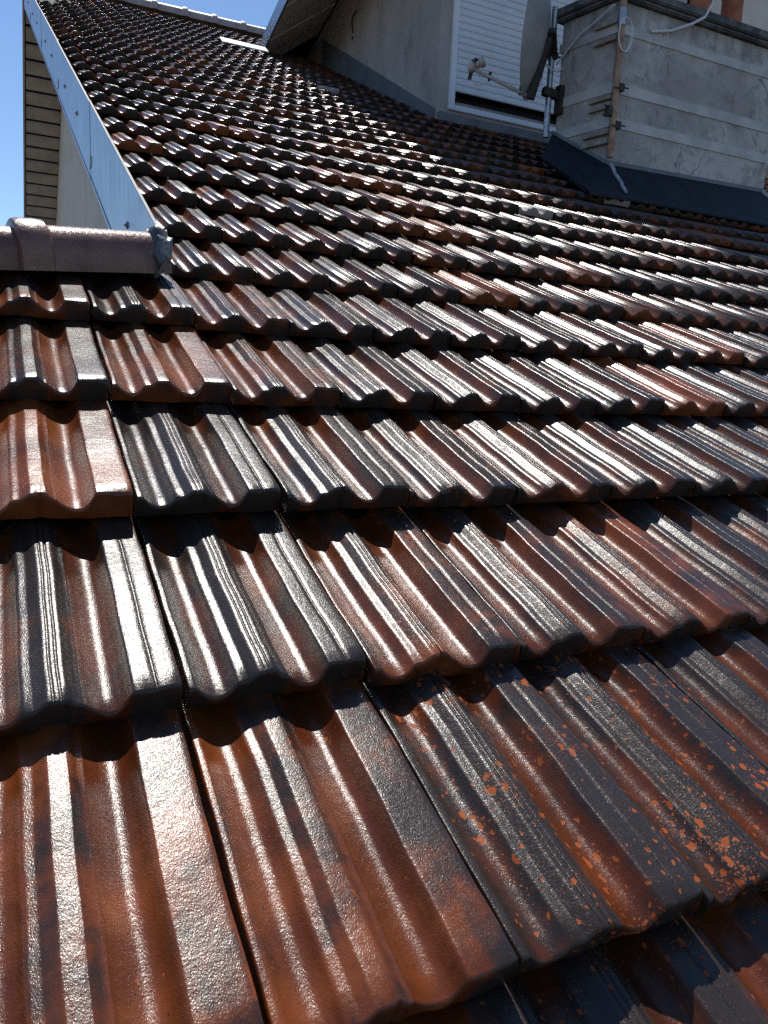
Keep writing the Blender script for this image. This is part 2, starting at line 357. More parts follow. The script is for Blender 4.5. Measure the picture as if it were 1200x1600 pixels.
NT_ = .0405   # nose thickness
def tile_mesh(name, kind, dens, ys, seed=0, x0=0.0):
    rnd = random.Random(seed); pr = profile(kind, dens)
    if x0 > 0: pr = [(x0, -.036)] + [q for q in pr if q[0] > x0]
    nx = len(pr); verts = []; faces = []
    ph = [rnd.uniform(0, 6.3) for _ in range(8)]
    nicks = [(rnd.uniform(.01, TW - .008), rnd.uniform(.0015, .0042), rnd.uniform(.002, .006)) for _ in range(5)] + [(TW * .99, rnd.uniform(.001, .005), .006)]
    for yi, (y, dz) in enumerate(ys):
        for xi, (x, z) in enumerate(pr):
            tcent = .042 if x < .07 else .137
            hw = .026
            yend = TG + .010 - .016 * max(0, min(1, abs(x - tcent) / hw)) ** 3
            e = 1
            low = z < -.0005 and .012 < x < .163
            zz = z * e - .0006 * (1 - e) if low else z
            zz += .0005 * math.sin(y * 21 + ph[0] + x * 12) + .0004 * math.sin(y * 47 + ph[1] - x * 30) + .0003 * math.sin(y * 90 + x * 95 + ph[2])
            xx = x + .0007 * math.sin(y * 17 + ph[3]) + .0004 * math.sin(y * 55 + ph[4] + x * 40)
            if xi in (0, nx - 1): zz = -.036
            wob = .0012 * math.sin(x * 60 + ph[5]) + .0008 * math.sin(x * 170 + ph[6])
            d_ = dz if zz > -.030 else 0
            if y < .0035 and zz > -.030:
                for nx_, nd, nw in nicks: d_ -= nd * math.exp(-((x - nx_) / nw) ** 2) * (1 - y / .0045)
                wob += .6 * sum(nd * math.exp(-((x - nx_) / nw) ** 2) for nx_, nd, nw in nicks)
            verts.append((xx, y + (wob if y < .02 else 0), zz + d_))
    for yi in range(len(ys) - 1):
        for xi in range(nx - 1):
            a = yi * nx + xi; faces.append((a, a + 1, a + nx + 1, a + nx))
    # nose face down to a bottom edge that follows the underside of the troughs a little
    h0 = len(verts)
    for xi, (x, z) in enumerate(pr):
        bx = verts[xi]; verts.append((bx[0], bx[1] - .0004, bx[2] - .0015))
    for xi in range(nx - 1): faces.append((h0 + xi, h0 + xi + 1, xi + 1, xi))
    b0 = len(verts)
    for xi, (x, z) in enumerate(pr):
        bx = verts[xi]; bot = -NT_ + (.003 * math.sin(x * 33 + ph[7]) * .3)
        verts.append((bx[0], bx[1] + .0065, min(bot, bx[2] - .005)))
    for xi in range(nx - 1): faces.append((b0 + xi, b0 + xi + 1, h0 + xi + 1, h0 + xi))
    # underside and head
    k = len(verts); yl = ys[-1][0]
    verts += [(pr[0][0], yl, -.036), (pr[-1][0], yl, -.036)]
    top = (len(ys) - 1) * nx
    faces.append(tuple([k, k + 1] + [top + xi for xi in range(nx - 1, -1, -1)]))
    faces.append(tuple([k] + [k + 1] + [b0 + xi for xi in range(nx - 1, -1, -1)]))
    me = bpy.data.meshes.new(name); me.from_pydata(verts, [], faces); me.update()
    bm = bmesh.new(); bm.from_mesh(me); bmesh.ops.recalc_face_normals(bm, faces=bm.faces); bm.to_mesh(me); bm.free()
    for p in me.polygons: p.use_smooth = True
    me.set_sharp_from_angle(angle=R_(50))
    return me
YS_HI = [(0, -.0030), (.0006, -.0016), (.0016, -.0006), (.0032, 0)] + [(.0032 + (TG - .045) * (i / 12) ** 1.0, 0) for i in range(1, 13)] + [(TG - .036 + .004 * i, 0) for i in range(0, 12)] + [(TG + .035, 0)]
YS_LO = [(0, -.0025), (.0025, 0), (.17, 0), (TG - .03, 0), (TG - .012, 0), (TG + .004, 0), (TG + .03, 0)]
HI = {k: [tile_mesh('tile_' + k, k, 3, YS_HI, s) for s in range(4)] for k in ('plain', 'grooved')}
MID = {k: [tile_mesh('tile_mid_' + k, k, 2, YS_LO, s) for s in range(2)] for k in ('plain', 'grooved')}
TILT = -math.atan2(NT_ + .0015, TG)

# each course is a few millimetres out of the mean plane (measured course by course)
ROW_Z = [5.0, -8.7, 2.1, 2.5, 1.5, -9.2, -6.3, -3.9, 2.9, 5.0, 2.1, 7.1]
ROW_U = [-2.2, 1.0, -4.0, -1.1, 1.5, 8.2, 1.8, -1.5, -0.5, -1.4, -0.2, -1.6]
ROW_V = [3.7, -1.6, 1.3, -2.5, -3.7, 0.2, -0.3, 1.8, 0.4, 0.3, 0.0, 0.3]
# red, chips, pale for the tiles one can tell apart; keyed by (column, course)
TONE = {(-1, 0): (.64, .20), (0, 0): (.62, .34), (1, 0): (.22, .95), (2, 0): (.20, 1.0), (3, 0): (.25, .5), (0, -1): (.55, .4), (1, -1): (.18, .7), (2, -1): (.5, .6),
        (-1, 1): (.30, .12), (0, 1): (.24, .12), (1, 1): (.50, .42), (2, 1): (.46, .50), (3, 1): (.50, .42), (4, 1): (.14, .55), (5, 1): (.2, .3),
        (-1, 2): (.80, .10), (0, 2): (.02, .12), (1, 2): (.24, .10), (2, 2): (.30, .55), (3, 2): (.42, .35), (4, 2): (.40, .3), (5, 2): (.22, .1), (6, 2): (.25, .1),
        (-1, 3): (.45, .10), (0, 3): (.72, .16), (1, 3): (.62, .10), (2, 3): (.20, .1), (3, 3): (.26, .1), (4, 3): (.30, .2), (5, 3): (.24, .1), (6, 3): (1.0, .2), (7, 3): (.25, .2),
        (-1, 4): (.50, .1), (0, 4): (.34, .1), (1, 4): (.50, .1), (2, 4): (.30, .1), (3, 4): (.28, .1), (4, 4): (.30, .1), (5, 4): (.28, .1),
        (5, 5): (1.0, .15), (1, 5): (.36, .1), (2, 5): (.42, .1), (8, 5): (.5, .2), (6, 7): (.95, .15), (5, 6): (.45, .1), (3, 6): (.42, .1), (2, 6): (.40, .1),
        (5, 9): (.9, .1), (6, 9): (.9, .1), (9, 12): (.75, .1), (7, 12): (.7, .1), (6, 11): (.8, .1), (7, 11): (.75, .1), (6, 14): (.85, .1), (3, 15): (.8, .1), (2, 13): (.05, .05), (1, 13): (.08, .05)}
PALE = {(10, 9): .6, (11, 20): .7, (15, 11): .5}
PLAIN = {(-1, 0), (0, 0), (-1, 2), (-1, 3), (0, 3), (-1, 4), (-2, 0), (-2, 2)}
rnd = random.Random(11)
def project(p):
    d = p - CAM; z = d.dot(AX_F)
    if z < .05: return None
    return (d.dot(AX_R) / z * FPX + 600, d.dot(AX_D) / z * FPX + 800)
CH = dict(u0=3.36, u1=5.0, v0=4.12, v1=4.85)          # chimney footprint on the roof
DORM_U, DORM_Y = 3.22, 5.80
cells = []
for j in range(-2, 35):
    for i in range(-3, 44):
        u0, v0 = i * TW, j * TG; um = u0 + TW / 2; vm = v0 + TG / 2
        if v0 + TG * .7 > RV: continue
        cut = 0.0
        if j >= 5 and i < 1:
            if i == 0 and j >= 7: cut = vu(RP(0, v0).y) + .016
            else: continue
            if cut > TW - .012: continue
        if um > CH['u0'] + .05 and um < CH['u1'] and CH['v0'] + .12 < vm < CH['v1']: continue
        if DORM_U + .04 < um < 5.9 and vm * math.cos(TH) > DORM_Y + .05: continue
        if um > 9.0 or (um > 5.2 and vm > 8.5): continue
        q = [project(RP(*c)) for c in ((u0, v0, 0), (u0 + TW, v0, 0), (u0 + TW, v0 + TG, 0), (u0, v0 + TG, 0))]
        if None in q:
            if j > -1: continue
            inside = False; area = 1
        else:
            xs = [c[0] for c in q]; ys = [c[1] for c in q]
            inside = max(xs) > 2 and min(xs) < 1198 and max(ys) > 2 and min(ys) < 1598
            area = .5 * abs(sum(q[k][0] * q[(k + 1) % 4][1] - q[(k + 1) % 4][0] * q[k][1] for k in range(4)))
            if inside:   # clip roughly to the frame
                w = max(xs) - min(xs); h = max(ys) - min(ys)
                area *= max(0, min(max(xs), 1200) - max(min(xs), 0)) / w * max(0, min(max(ys), 1600) - max(min(ys), 0)) / h
            if cut: area *= .2
        near = -2.2 * TW < u0 < 40 * TW
        if not inside and not (j <= 6): continue
        cells.append([area if inside else 0, i, j, inside, cut, q])
cells.sort(key=lambda c: -c[0])
solo = [c for c in cells if c[3]][:296]
solo_keys = {(c[1], c[2]) for c in solo}
ONES = ['', 'first', 'second', 'third', 'fourth', 'fifth', 'sixth', 'seventh', 'eighth', 'ninth', 'tenth', 'eleventh', 'twelfth', 'thirteenth', 'fourteenth', 'fifteenth', 'sixteenth', 'seventeenth', 'eighteenth', 'nineteenth', 'twentieth']
def ordinal(n):
    if n <= 20: return ONES[n]
    if n == 30: return 'thirtieth'
    return ('twenty-' if n < 30 else 'thirty-') + ONES[n % 10]
rows_vis = {}
for c in cells:
    if c[3]: rows_vis.setdefault(c[2], []).append(c[1])
for j in rows_vis: rows_vis[j].sort()
jmin = min(j for j in rows_vis if any((i, j) in solo_keys for i in rows_vis[j]))
def tone(i, j):
    r_ = random.Random((i * 7919 + j * 104729) & 0xffffff)
    t_ = TONE.get((i, j))
    if t_ is None: t_ = (min(.55, max(.02, r_.gauss(.32, .12))) if r_.random() > .045 else r_.uniform(.7, .95), r_.uniform(0, .22))
    return (*t_, PALE.get((i, j), 0.0))
def placement(i, j):
    r_ = random.Random((i * 31337 + j * 7331) & 0xffffff)
    k = j if 0 <= j < len(ROW_Z) else None
    u = i * TW + (ROW_U[k] if k is not None else r_.uniform(-2, 2)) / 1000 + r_.gauss(0, .0013)
    v = j * TG + (ROW_V[k] if k is not None else 0) / 1000 + r_.gauss(0, .0032)
    z = (ROW_Z[k] * .6 if k is not None else 0) / 1000 + r_.gauss(0, .0010)
    return RM @ Matrix.Translation((u, v, z)) @ Matrix.Rotation(r_.gauss(0, .0045), 4, 'Z') @ Matrix.Rotation(TILT + r_.gauss(0, .002), 4, 'X') @ Matrix.Rotation(r_.gauss(0, .009), 4, 'Y')
def look(red, chip, pale):
    if pale > .4: return 'pale worn'
    if chip > .6: return 'orange-flecked dark'
    if red > .7: return 'bright orange-brown'
    if red > .38: return 'reddish brown'
    if red < .1: return 'near-black glazed'
    return 'dark brown glazed'
vmesh = {}
for c in solo:
    _, i, j, _, cut, _ = c
    r_ = random.Random((i * 17 + j * 977) & 0xffff)
    kind = 'plain' if (i, j) in PLAIN or ((i, j) not in TONE and r_.random() < .12) else 'grooved'
    if cut:
        me = tile_mesh('cut_tile', 'plain', 2, YS_LO, j, cut - 0.0)
    else:
        me = (HI if j <= 4 else MID)[kind][r_.randrange(4 if j <= 4 else 2)]
    if not me.materials: me.materials.append(M['tile'])
    o = bpy.data.objects.new('roof_tile', me); COL.objects.link(o); o.matrix_world = placement(i, j)
    t_ = tone(i, j); o.color = (*t_, 1.0)
    pos = rows_vis[j].index(i) + 1; cr = j - jmin + 1
    if cut: lab = f'narrow cut clay tile against the zinc verge in the {ordinal(cr)} course up'
    else: lab = f'{look(*t_)} clay tile, {ordinal(pos)} from the left in the {ordinal(cr)} course up'
    tag(o, lab, 'roof tile', 'interlocking clay tiles on the main roof', 'thing')
# the rest of the slope, too many to take one by one
FV = []; FF = []; FT = []; FL = []
lo = {k: tile_mesh('tmp_' + k, k, 1, YS_LO, 3) for k in ('plain', 'grooved')}
for c in cells:
    if (c[1], c[2]) in solo_keys: continue
    _, i, j, _, cut, _ = c
    me = tile_mesh('tmp_cut', 'plain', 1, YS_LO, j, cut) if cut else lo['grooved']
    mw = placement(i, j); t_ = tone(i, j); sd = random.random(); b0 = len(FV)
    for v in me.vertices: FV.append(tuple(mw @ v.co)); FT.append((*t_, (i * .377 + j * .219) % 1.0)); FL.append(tuple(v.co))
    for p in me.polygons: FF.append(tuple(b0 + k for k in p.vertices))
    if cut: bpy.data.meshes.remove(me)
me = bpy.data.meshes.new('roof_tile_field'); me.from_pydata(FV, [], FF); me.update()
a = me.attributes.new('tone', 'FLOAT_COLOR', 'POINT'); a.data.foreach_set('color', [x for t_ in FT for x in t_])
a = me.attributes.new('local', 'FLOAT_VECTOR', 'POINT'); a.data.foreach_set('vector', [x for t_ in FL for x in t_])
for p in me.polygons: p.use_smooth = True
me.set_sharp_from_angle(angle=R_(50))
o = link('roof_tile_field', me, M['tile_field'])
tag(o, 'small distant clay tiles climbing to the ridge in even courses', 'roof tiles', None, 'stuff')

# ------------------------------------------------------------------ ridges
def ridge_cap(a, b, up, r, label, group, mat='ridge', collar=True, n=14):
    """half-round cap from a to b with a raised collar at its b end"""
    a = Vector(a); b = Vector(b); d = (b - a); L = d.length; d.normalize(); up = Vector(up); up = (up - d * up.dot(d)).normalized(); s_ = d.cross(up)
    root = None
    mb = MB()
    st = [(0, r * .94), (L * .02, r * .95), (L - .075, r * .99), (L - .07, r * 1.01)]
    if collar: st += [(L - .064, r * 1.15), (L - .05, r * 1.19), (L - .012, r * 1.19), (L - .003, r * 1.15), (L, r * 1.06), (L + .001, r * .9)]
    else: st += [(L, r), (L + .001, r * .9)]
    vs = []
    for h, q in st:
        for k in range(n + 1):
            an = math.pi * (k / n) ; cx, cz = math.cos(an), math.sin(an)
            vs.append(a + d * h + s_ * cx * q + up * (cz * q * 1.02))
        vs.append(a + d * h + s_ * -1.0 * q - up * .035 + s_ * 0); vs.append(a + d * h + s_ * q - up * .035)
    w = n + 3; fs = []
    for i in range(len(st) - 1):
        for k in range(n): fs.append((i * w + k, i * w + k + 1, (i + 1) * w + k + 1, (i + 1) * w + k))
        fs.append((i * w + n, i * w + n + 1, (i + 1) * w + n + 1, (i + 1) * w + n)); fs.append((i * w + n + 2, i * w, (i + 1) * w, (i + 1) * w + n + 2))
    fs.append(tuple(range(0, n + 2)) + (n + 2,)); e = (len(st) - 1) * w; fs.append(tuple(range(e, e + n + 3)))
    mb.add(vs, fs); o = mb.build('ridge_tile', M[mat], None, True)
    return tag(o, label, 'ridge tile', group)
nv = RM.to_3x3() @ Vector((0, 0, 1))
capup = Vector((0, -.1, 1))
k = 0; u = vu(AY) - .01
while u < 4.6:
    ordn = ONES[k + 1]
    c0 = Vector((u, AY, AZ + .035)); ridge_cap(c0, c0 + Vector((.40, 0, 0)), (0, 0, 1), .082, f'sunlit half-round ridge tile, {ordn} along the far ridge from its gable end', 'ridge tiles along the main ridge', 'ridge_sunlit')
    u += .385; k += 1
# lower ridge that dies into the verge; collar ends point away from the verge
ra = RP(.19, 1.700, .004); rb = RP(-.11, 1.627, .006); rd = (rb - ra).normalized()
capn = nv + Vector((0, .35, 0))
ridge_cap(ra, ra + rd * .335, capn, .061, 'brown half-round ridge tile running into the crumpled lead patch', 'ridge tiles of the low wing')
c1 = ra + rd * .310
ridge_cap(c1, c1 + rd * .42, capn, .057, 'brown half-round ridge tile beyond the collar of its neighbour', 'ridge tiles of the low wing')
c2 = c1 + rd * .40
ridge_cap(c2, c2 + rd * .42, capn, .057, 'brown half-round ridge tile furthest out along the low ridge', 'ridge tiles of the low wing')
low = empty('low_wing', RP(-1.5, 1.7, -.2), 'far slope of the low wing behind its brown ridge', 'roof')
b = MB(); p0 = RP(-4, 1.74, -.085); p1 = RP(.55, 1.86, -.085)
b.slab(p0, p1, p1 + Vector((0, 2.2, -1.1)), p0 + Vector((0, 2.2, -1.1)), (0, 0, -.08)); b.build('roof_slope', M['deck'], low)
b = MB(); q0 = RP(-.9, 1.452, -.075); q1 = RP(.17, 1.712, -.075); b.slab(q0, q1, RP(.16, 1.76, -.075), RP(-.9, 1.50, -.075), RP(0, 0, .072)); b.build('shade_fill', M['deck'], low)  # added dark filler, stands in for the shade under the low ridge caps
# crumpled lead at the foot of the verge
bm = bmesh.new(); rr = random.Random(5)
bmesh.ops.create_icosphere(bm, subdivisions=4, radius=1.0)
from mathutils import noise as mn
for v in bm.verts:
    c = v.co.copy(); f = mn.fractal(c * 2.2, 1.0, 2.0, 4) * .22 + mn.noise(c * 6) * .07
    v.co = Vector((c.x * .031, c.y * .062, max(c.z, -.55) * .068)) * (1 + f)
    if c.x > 0: v.co.x += .02 * c.z
me = bpy.data.meshes.new('lead_patch'); bm.to_mesh(me); bm.free()
for p in me.polygons: p.use_smooth = True
o = link('lead_patch', me, M['lead']); o.matrix_world = Matrix.Translation(RP(.165, 1.690, .006)) @ Matrix.Rotation(R_(14), 4, 'Z') @ Matrix.Rotation(TH * .6, 4, 'X')
tag(o, 'crumpled grey lead patch sealing the low ridge against the verge', 'lead flashing')

# white sheet beside the upper wall
b = MB(); b.slab(RP(1.93, 8.9, .02), RP(2.42, 8.9, .02), RP(2.42, 9.06, .042), RP(1.93, 9.06, .042), (0, 0, .012))
tag(b.build('metal_sheet', M['sheet'], None, False, .004), 'white sheet-metal strip lying on tiles by the upper verge foot', 'metal sheet')

# ------------------------------------------------------------------ upper block with the shuttered window
VX = 2.47; VFY, VFZ = 8.62, 3.995; VS = .256; EY = 5.28        # verge line of its roof
def vz(y): return VFZ + VS * (VFY - y)
blk = empty('attic_block', (DORM_U, DORM_Y, roofz(DORM_Y)), 'grey rendered attic block with a white roller shutter stopped just above its sill', 'attic')
b = MB(); XR = 5.95
US = .72; RU = 4.6                                             # the roof climbs from its left eave to a ridge
def rz(u, y): return vz(y) + US * (min(u, 2 * RU - u) - VX)
def wallz(y): return rz(DORM_U, y) - .16
b.hexa([(DORM_U, DORM_Y, roofz(DORM_Y) - .3), (DORM_U + .12, DORM_Y, roofz(DORM_Y) - .3), (DORM_U + .12, 9.6, roofz(9.6) - .3), (DORM_U, 9.6, roofz(9.6) - .3),
        (DORM_U, DORM_Y, wallz(DORM_Y)), (DORM_U + .12, DORM_Y, wallz(DORM_Y)), (DORM_U + .12, 9.6, wallz(9.6)), (DORM_U, 9.6, wallz(9.6))])
b.build('side_wall', M['wall'], blk)
WX0, WX1, WZ0, WZ1 = 3.335, 5.15, 2.775, 4.30
b = MB()
b.box(DORM_U + .001, WX0, DORM_Y - .002, DORM_Y + .12, roofz(DORM_Y) - .3, wallz(DORM_Y)); b.box(WX1, XR, DORM_Y - .002, DORM_Y + .12, roofz(DORM_Y) - .3, wallz(DORM_Y))
b.box(WX0, WX1, DORM_Y - .002, DORM_Y + .12, roofz(DORM_Y) - .3, WZ0); b.box(WX0, WX1, DORM_Y - .002, DORM_Y + .12, WZ1, wallz(DORM_Y))
b.build('front_wall', M['wall'], blk)
b = MB(); b.box(XR - .12, XR, DORM_Y + .12, 8.9, 1.5, wallz(8.9)); b.build('side_wall', M['wall'], blk)
b = MB()
YB = VFY + 1.6
for ua, ub in ((VX, RU), (RU, XR + .75)):
    b.hexa([(ua, EY, rz(ua, EY) - .10), (ub, EY, rz(ub, EY) - .10), (ub, YB, rz(ub, YB) - .10), (ua, YB, rz(ua, YB) - .10), (ua, EY, rz(ua, EY)), (ub, EY, rz(ub, EY)), (ub, YB, rz(ub, YB)), (ua, YB, rz(ua, YB))])
b.build('roof_slab', M['deck'], blk)
b = MB(); b.hexa([(VX - .022, EY, vz(EY) - .15), (VX - .002, EY, vz(EY) - .15), (VX - .002, VFY + .05, vz(VFY + .05) - .15), (VX - .022, VFY + .05, vz(VFY + .05) - .15), (VX - .022, EY, vz(EY) + .02), (VX - .002, EY, vz(EY) + .02), (VX - .002, VFY + .05, vz(VFY + .05) + .02), (VX - .022, VFY + .05, vz(VFY + .05) + .02)])
b.build('verge_board', M['zinc'], blk)
nb = 13
for k in range(nb):
    ya = EY + .02 + (8.75 - EY) * k / nb; yb = EY + .02 + (8.75 - EY) * (k + .95) / nb
    dz = .118 if k % 2 else .108
    p_, q_ = VX + .012, DORM_U - .003
    b = MB(); b.hexa([(p_, ya, rz(p_, ya) - dz - .014), (q_, ya, rz(q_, ya) - dz - .014), (q_, yb, rz(q_, yb) - dz - .014), (p_, yb, rz(p_, yb) - dz - .014), (p_, ya, rz(p_, ya) - dz), (q_, ya, rz(q_, ya) - dz), (q_, yb, rz(q_, yb) - dz), (p_, yb, rz(p_, yb) - dz)])
    b.build('soffit_board', M['soffit_dark'], blk)
# upstand along the foot of the side wall
b = MB(); uh = .26
b.hexa([(DORM_U - .012, DORM_Y + .0, roofz(DORM_Y) - .2), (DORM_U - .001, DORM_Y + .0, roofz(DORM_Y) - .2), (DORM_U - .001, 8.6, roofz(8.6) - .2), (DORM_U - .012, 8.6, roofz(8.6) - .2),
        (DORM_U - .012, DORM_Y, roofz(DORM_Y) + .06), (DORM_U - .001, DORM_Y, roofz(DORM_Y) + .06), (DORM_U - .001, 8.6, roofz(8.6) + uh), (DORM_U - .012, 8.6, roofz(8.6) + uh)])
b.build('upstand', M['upstand'], blk)
b = MB(); b.box(DORM_U + .02, XR, DORM_Y - .035, DORM_Y - .003, roofz(DORM_Y) - .2, WZ0 - .035); b.build('plinth', M['plinth'], blk)
b = MB(); b.tube([(DORM_U - .006, 7.62, 4.20), (DORM_U - .02, 7.66, 4.18), (DORM_U - .02, 7.70, 4.13), (DORM_U - .012, 7.70, 4.06), (DORM_U - .006, 7.69, 4.02)], .008, 6)
b.tube([(DORM_U - .006, 7.70, 3.985), (DORM_U - .012, 7.70, 3.97), (DORM_U - .006, 7.705, 3.955)], .009, 6); b.build('wall_hook', M['clamp'], blk)
# window
fw = .055
b = MB(); b.box(WX0, WX0 + fw, DORM_Y - .03, DORM_Y + .05, WZ0, WZ1); b.box(WX1 - fw, WX1, DORM_Y - .03, DORM_Y + .05, WZ0, WZ1)
b.box(WX0 + fw, WX1 - fw, DORM_Y - .028, DORM_Y + .048, WZ0, WZ0 + .045); b.box(WX0 + fw, WX1 - fw, DORM_Y - .028, DORM_Y + .048, WZ1 - fw, WZ1)
win = b.build('window', M['pvc'], blk, False, .004)
b = MB(); b.box(WX0 + fw, WX1 - fw, DORM_Y + .10, DORM_Y + .115, WZ0 + .045, WZ1 - fw); b.build('pane', M['black'], win)
b = MB(); b.box(WX0 + fw + .001, WX1 - fw - .001, DORM_Y + .02, DORM_Y + .098, WZ0 + .046, WZ0 + .085); b.build('sill', M['sill'], win)
b = MB(); z = WZ0 + .165; pts = []
while z < WZ1 - fw:
    pts += [(DORM_Y + .006, z), (DORM_Y + .0005, z + .006), (DORM_Y - .0015, z + .024), (DORM_Y + .0005, z + .042), (DORM_Y + .006, z + .048), (DORM_Y + .010, z + .051)]; z += .055
xa, xb = WX0 + fw + .001, WX1 - fw - .001
vs = [(xa, y, zz) for y, zz in pts] + [(xb, y, zz) for y, zz in pts]; n_ = len(pts)
b.add(vs, [(i, n_ + i, n_ + i + 1, i + 1) for i in range(n_ - 1)])
b.box(xa, xb, DORM_Y + .012, DORM_Y + .018, WZ0 + .165, WZ1 - fw); b.build('roller_shutter', M['shutter'], win)

# ------------------------------------------------------------------ chimney
CY = 3.85; A0 = Vector((3.472, CY)); D0 = Vector((5.00, CY)); B0 = Vector((3.375, 4.30)); E0 = Vector((4.93, 4.42))
ZT = 2.93
chim = empty('chimney', (4.1, 4.1, roofz(4.1)), 'wide grey rendered chimney strapped with pale bands and topped by terracotta pots', 'chimney')
poly = [tuple(A0), tuple(D0), tuple(E0), tuple(B0)]
def grow(d):
    c = Vector((4.2, 4.13)); out = []
    for i in range(4):
        p, q, r_ = Vector(poly[i - 1]), Vector(poly[i]), Vector(poly[(i + 1) % 4])
        e1 = (q - p).normalized(); e2 = (r_ - q).normalized(); n1 = Vector((e1.y, -e1.x)); n2 = Vector((e2.y, -e2.x))
        k_ = (n1 + n2); k_ = k_ / (1 + n1.dot(n2)); out.append(tuple(q + k_ * d))
    return out
b = MB(); b.prism(poly, 1.4, ZT); b.build('stack', M['concrete'], chim, False, .006)
b = MB(); b.prism(grow(.035), ZT + .001, ZT + .03); b.prism(grow(.05), ZT + .031, ZT + .085); b.build('cap', M['cap'], chim, False, .008)
for zb in (2.735, 2.375, 2.165):
    b = MB(); g0 = grow(.002); g1 = grow(.008)
    for i in (0, 3):
        a_, c_ = (g0[i], g0[(i + 1) % 4]); a2, c2_ = g1[i], g1[(i + 1) % 4]
        hh = .058 if zb > 2.5 else .062
        # the straps on the two faces meet the corner at slightly different heights
        b.hexa([(*a_, zb), (*a2, zb), (*c2_, zb), (*c_, zb), (*a_, zb + hh), (*a2, zb + hh), (*c2_, zb + hh), (*c_, zb + hh)])
    b.build('strap', M['strap'], chim)
for q, lab in (((4.44, 4.12), None), ((4.80, 4.16), None)):
    b = MB(); b.lathe((q[0], q[1], ZT + .086), (0, 0, 1), [(.085, 0), (.085, .012), (.078, .02), (.076, .34), (.088, .36), (.088, .40), (.07, .40), (.06, .1)], 28); b.build('chimney_pot', M['pot'], chim, True)
# timber packs between straps and pole
lf = (B0 - A0).normalized()
def lp(s, out, z): n = Vector((-lf.y, lf.x)); n = n if n.x < 0 else -n; q = A0 + lf * s + n * out; return (q.x, q.y, z)
for zb in (2.80, 2.70, 2.345, 2.29, 2.13, 2.07):
    b = MB(); b.bar(lp(.16 if zb > 2.2 else .19, .018, zb), lp(-.015, .018, zb), .03, .026); b.build('timber_pack', M['wood'], chim)
# flashing skirt round the foot
b = MB()
def sk(u, v, z): return RP(u, v, z)
front = [(3.36, CY - .012, None)]
pA = Vector((A0.x - .006, CY - .010, 1.935)); pD = Vector((D0.x + .01, CY - .010, 1.965)); pB = Vector((B0.x - .02, B0.y, 2.215))
fA = RP(3.345, 3.885, .028); fD = RP(5.05, 3.885, .028); fL = RP(3.00, 3.80, .03); fB = RP(3.25, 4.72, .04)
b.slab(pA, pD, fD, fA, (0, .012, -.02)); mf = fL.lerp(fB, .35); b.slab(pA, fA, fL, mf, (0, .01, -.02)); b.slab(pA, mf, fB, pB, (.01, .01, -.02))
b.slab(fA, fD, RP(5.12, 3.80, .018), RP(3.30, 3.80, .018), (0, 0, -.012)); b.slab(fA, RP(3.30, 3.80, .018), RP(2.98, 3.74, .02), fL, (0, 0, -.012))
b.build('flashing', M['bitumen'], chim)
b = MB(); b.slab(pA + Vector((0, -.006, .02)), pD + Vector((0, -.006, .02)), pD + Vector((0, -.008, -.008)), pA + Vector((0, -.008, -.008)), (0, .006, 0))
b.slab(pA + Vector((-.006, 0, .02)), pB + Vector((-.006, 0, .02)), pB + Vector((-.008, 0, -.008)), pA + Vector((-.008, 0, -.008)), (.006, 0, 0)); b.build('flashing_bar', M['upstand'], chim)
for (a_, c_) in ((pA + Vector((.03, -.012, -.01)), fA + Vector((.02, -.004, .012))), (pD + Vector((-.05, -.012, -.01)), fD + Vector((-.02, -.004, .012)))):
    b = MB(); pts = [a_.lerp(c_, k / 6) + Vector((.006 * math.sin(k * 2.1), 0, 0)) for k in range(7)]; b.tube(pts, [.018, .013, .011, .012, .010, .011, .009], 8); b.build('mortar_seam', M['mortar'], chim, True)

# rusty aerial pole clamped to the chimney corner
px, py = A0.x - .005, CY - .045
pole = empty('aerial_pole', (px, py, 1.97), 'rusty tan aerial pole clamped upright to the chimney corner', 'pole')
b = MB(); b.tube([(px, py, 1.965), (px, py, 2.6), (px, py, 3.4)], .021, 14); b.build('tube', M['rust'], pole, True)
b = MB(); b.tube([(px, py, 2.76), (px, py, 2.86)], .026, 14); b.build('sleeve', M['galv'], pole, True)
for zc in (2.395, 2.165):
    b = MB(); b.box(px + .006, px + .05, py - .024, py + .024, zc - .022, zc + .022); b.tube([(px + .05, py - .02, zc), (px + .085, py - .02, zc)], .005, 8); b.bar((px - .028, py - .022, zc - .012), (px + .03, py - .022, zc - .012), .006, .01); b.build('clamp', M['clamp'], pole, False)
b = MB(); b.box(px - .055, px - .03, py - .012, py + .03, 2.215, 2.275); b.tube([(px - .085, py, 2.272), (px - .03, py, 2.272)], .005, 8); b.tube([(px - .09, py, 2.212), (px - .03, py, 2.212)], .006, 8); b.build('clamp', M['clamp'], pole)
# cables
def arc(c, rx, rz, a0, a1, n, tilt=0.0, yoff=0.0):
    return [Vector((c[0] + rx * math.cos(a0 + (a1 - a0) * k / n), c[1] + yoff * k / n, c[2] + rz * math.sin(a0 + (a1 - a0) * k / n))) for k in range(n + 1)]
b = MB(); b.tube(arc((px + .012, py - .028, 2.70), .055, .10, R_(80), R_(430), 40, 0, -.006), .0042, 7); b.tube(arc((px + .005, py - .034, 2.69), .050, .09, R_(150), R_(395), 30), .0036, 7)
tag(b.build('cable_coil', M['cable'], None, True), 'loop of white cable hung on the rusty aerial pole', 'cable')
b = MB(); pts = [Vector(lp(.47, .03, 2.66)), Vector(lp(.40, .03, 2.715)), Vector(lp(.28, .03, 2.80)), Vector(lp(.12, .03, 2.855)), Vector(lp(.0, .05, 2.885))]; b.tube(pts, .006, 8)
tag(b.build('cable', M['cable'], None, True), 'pale cable rising along the chimney side towards the pole', 'cable')
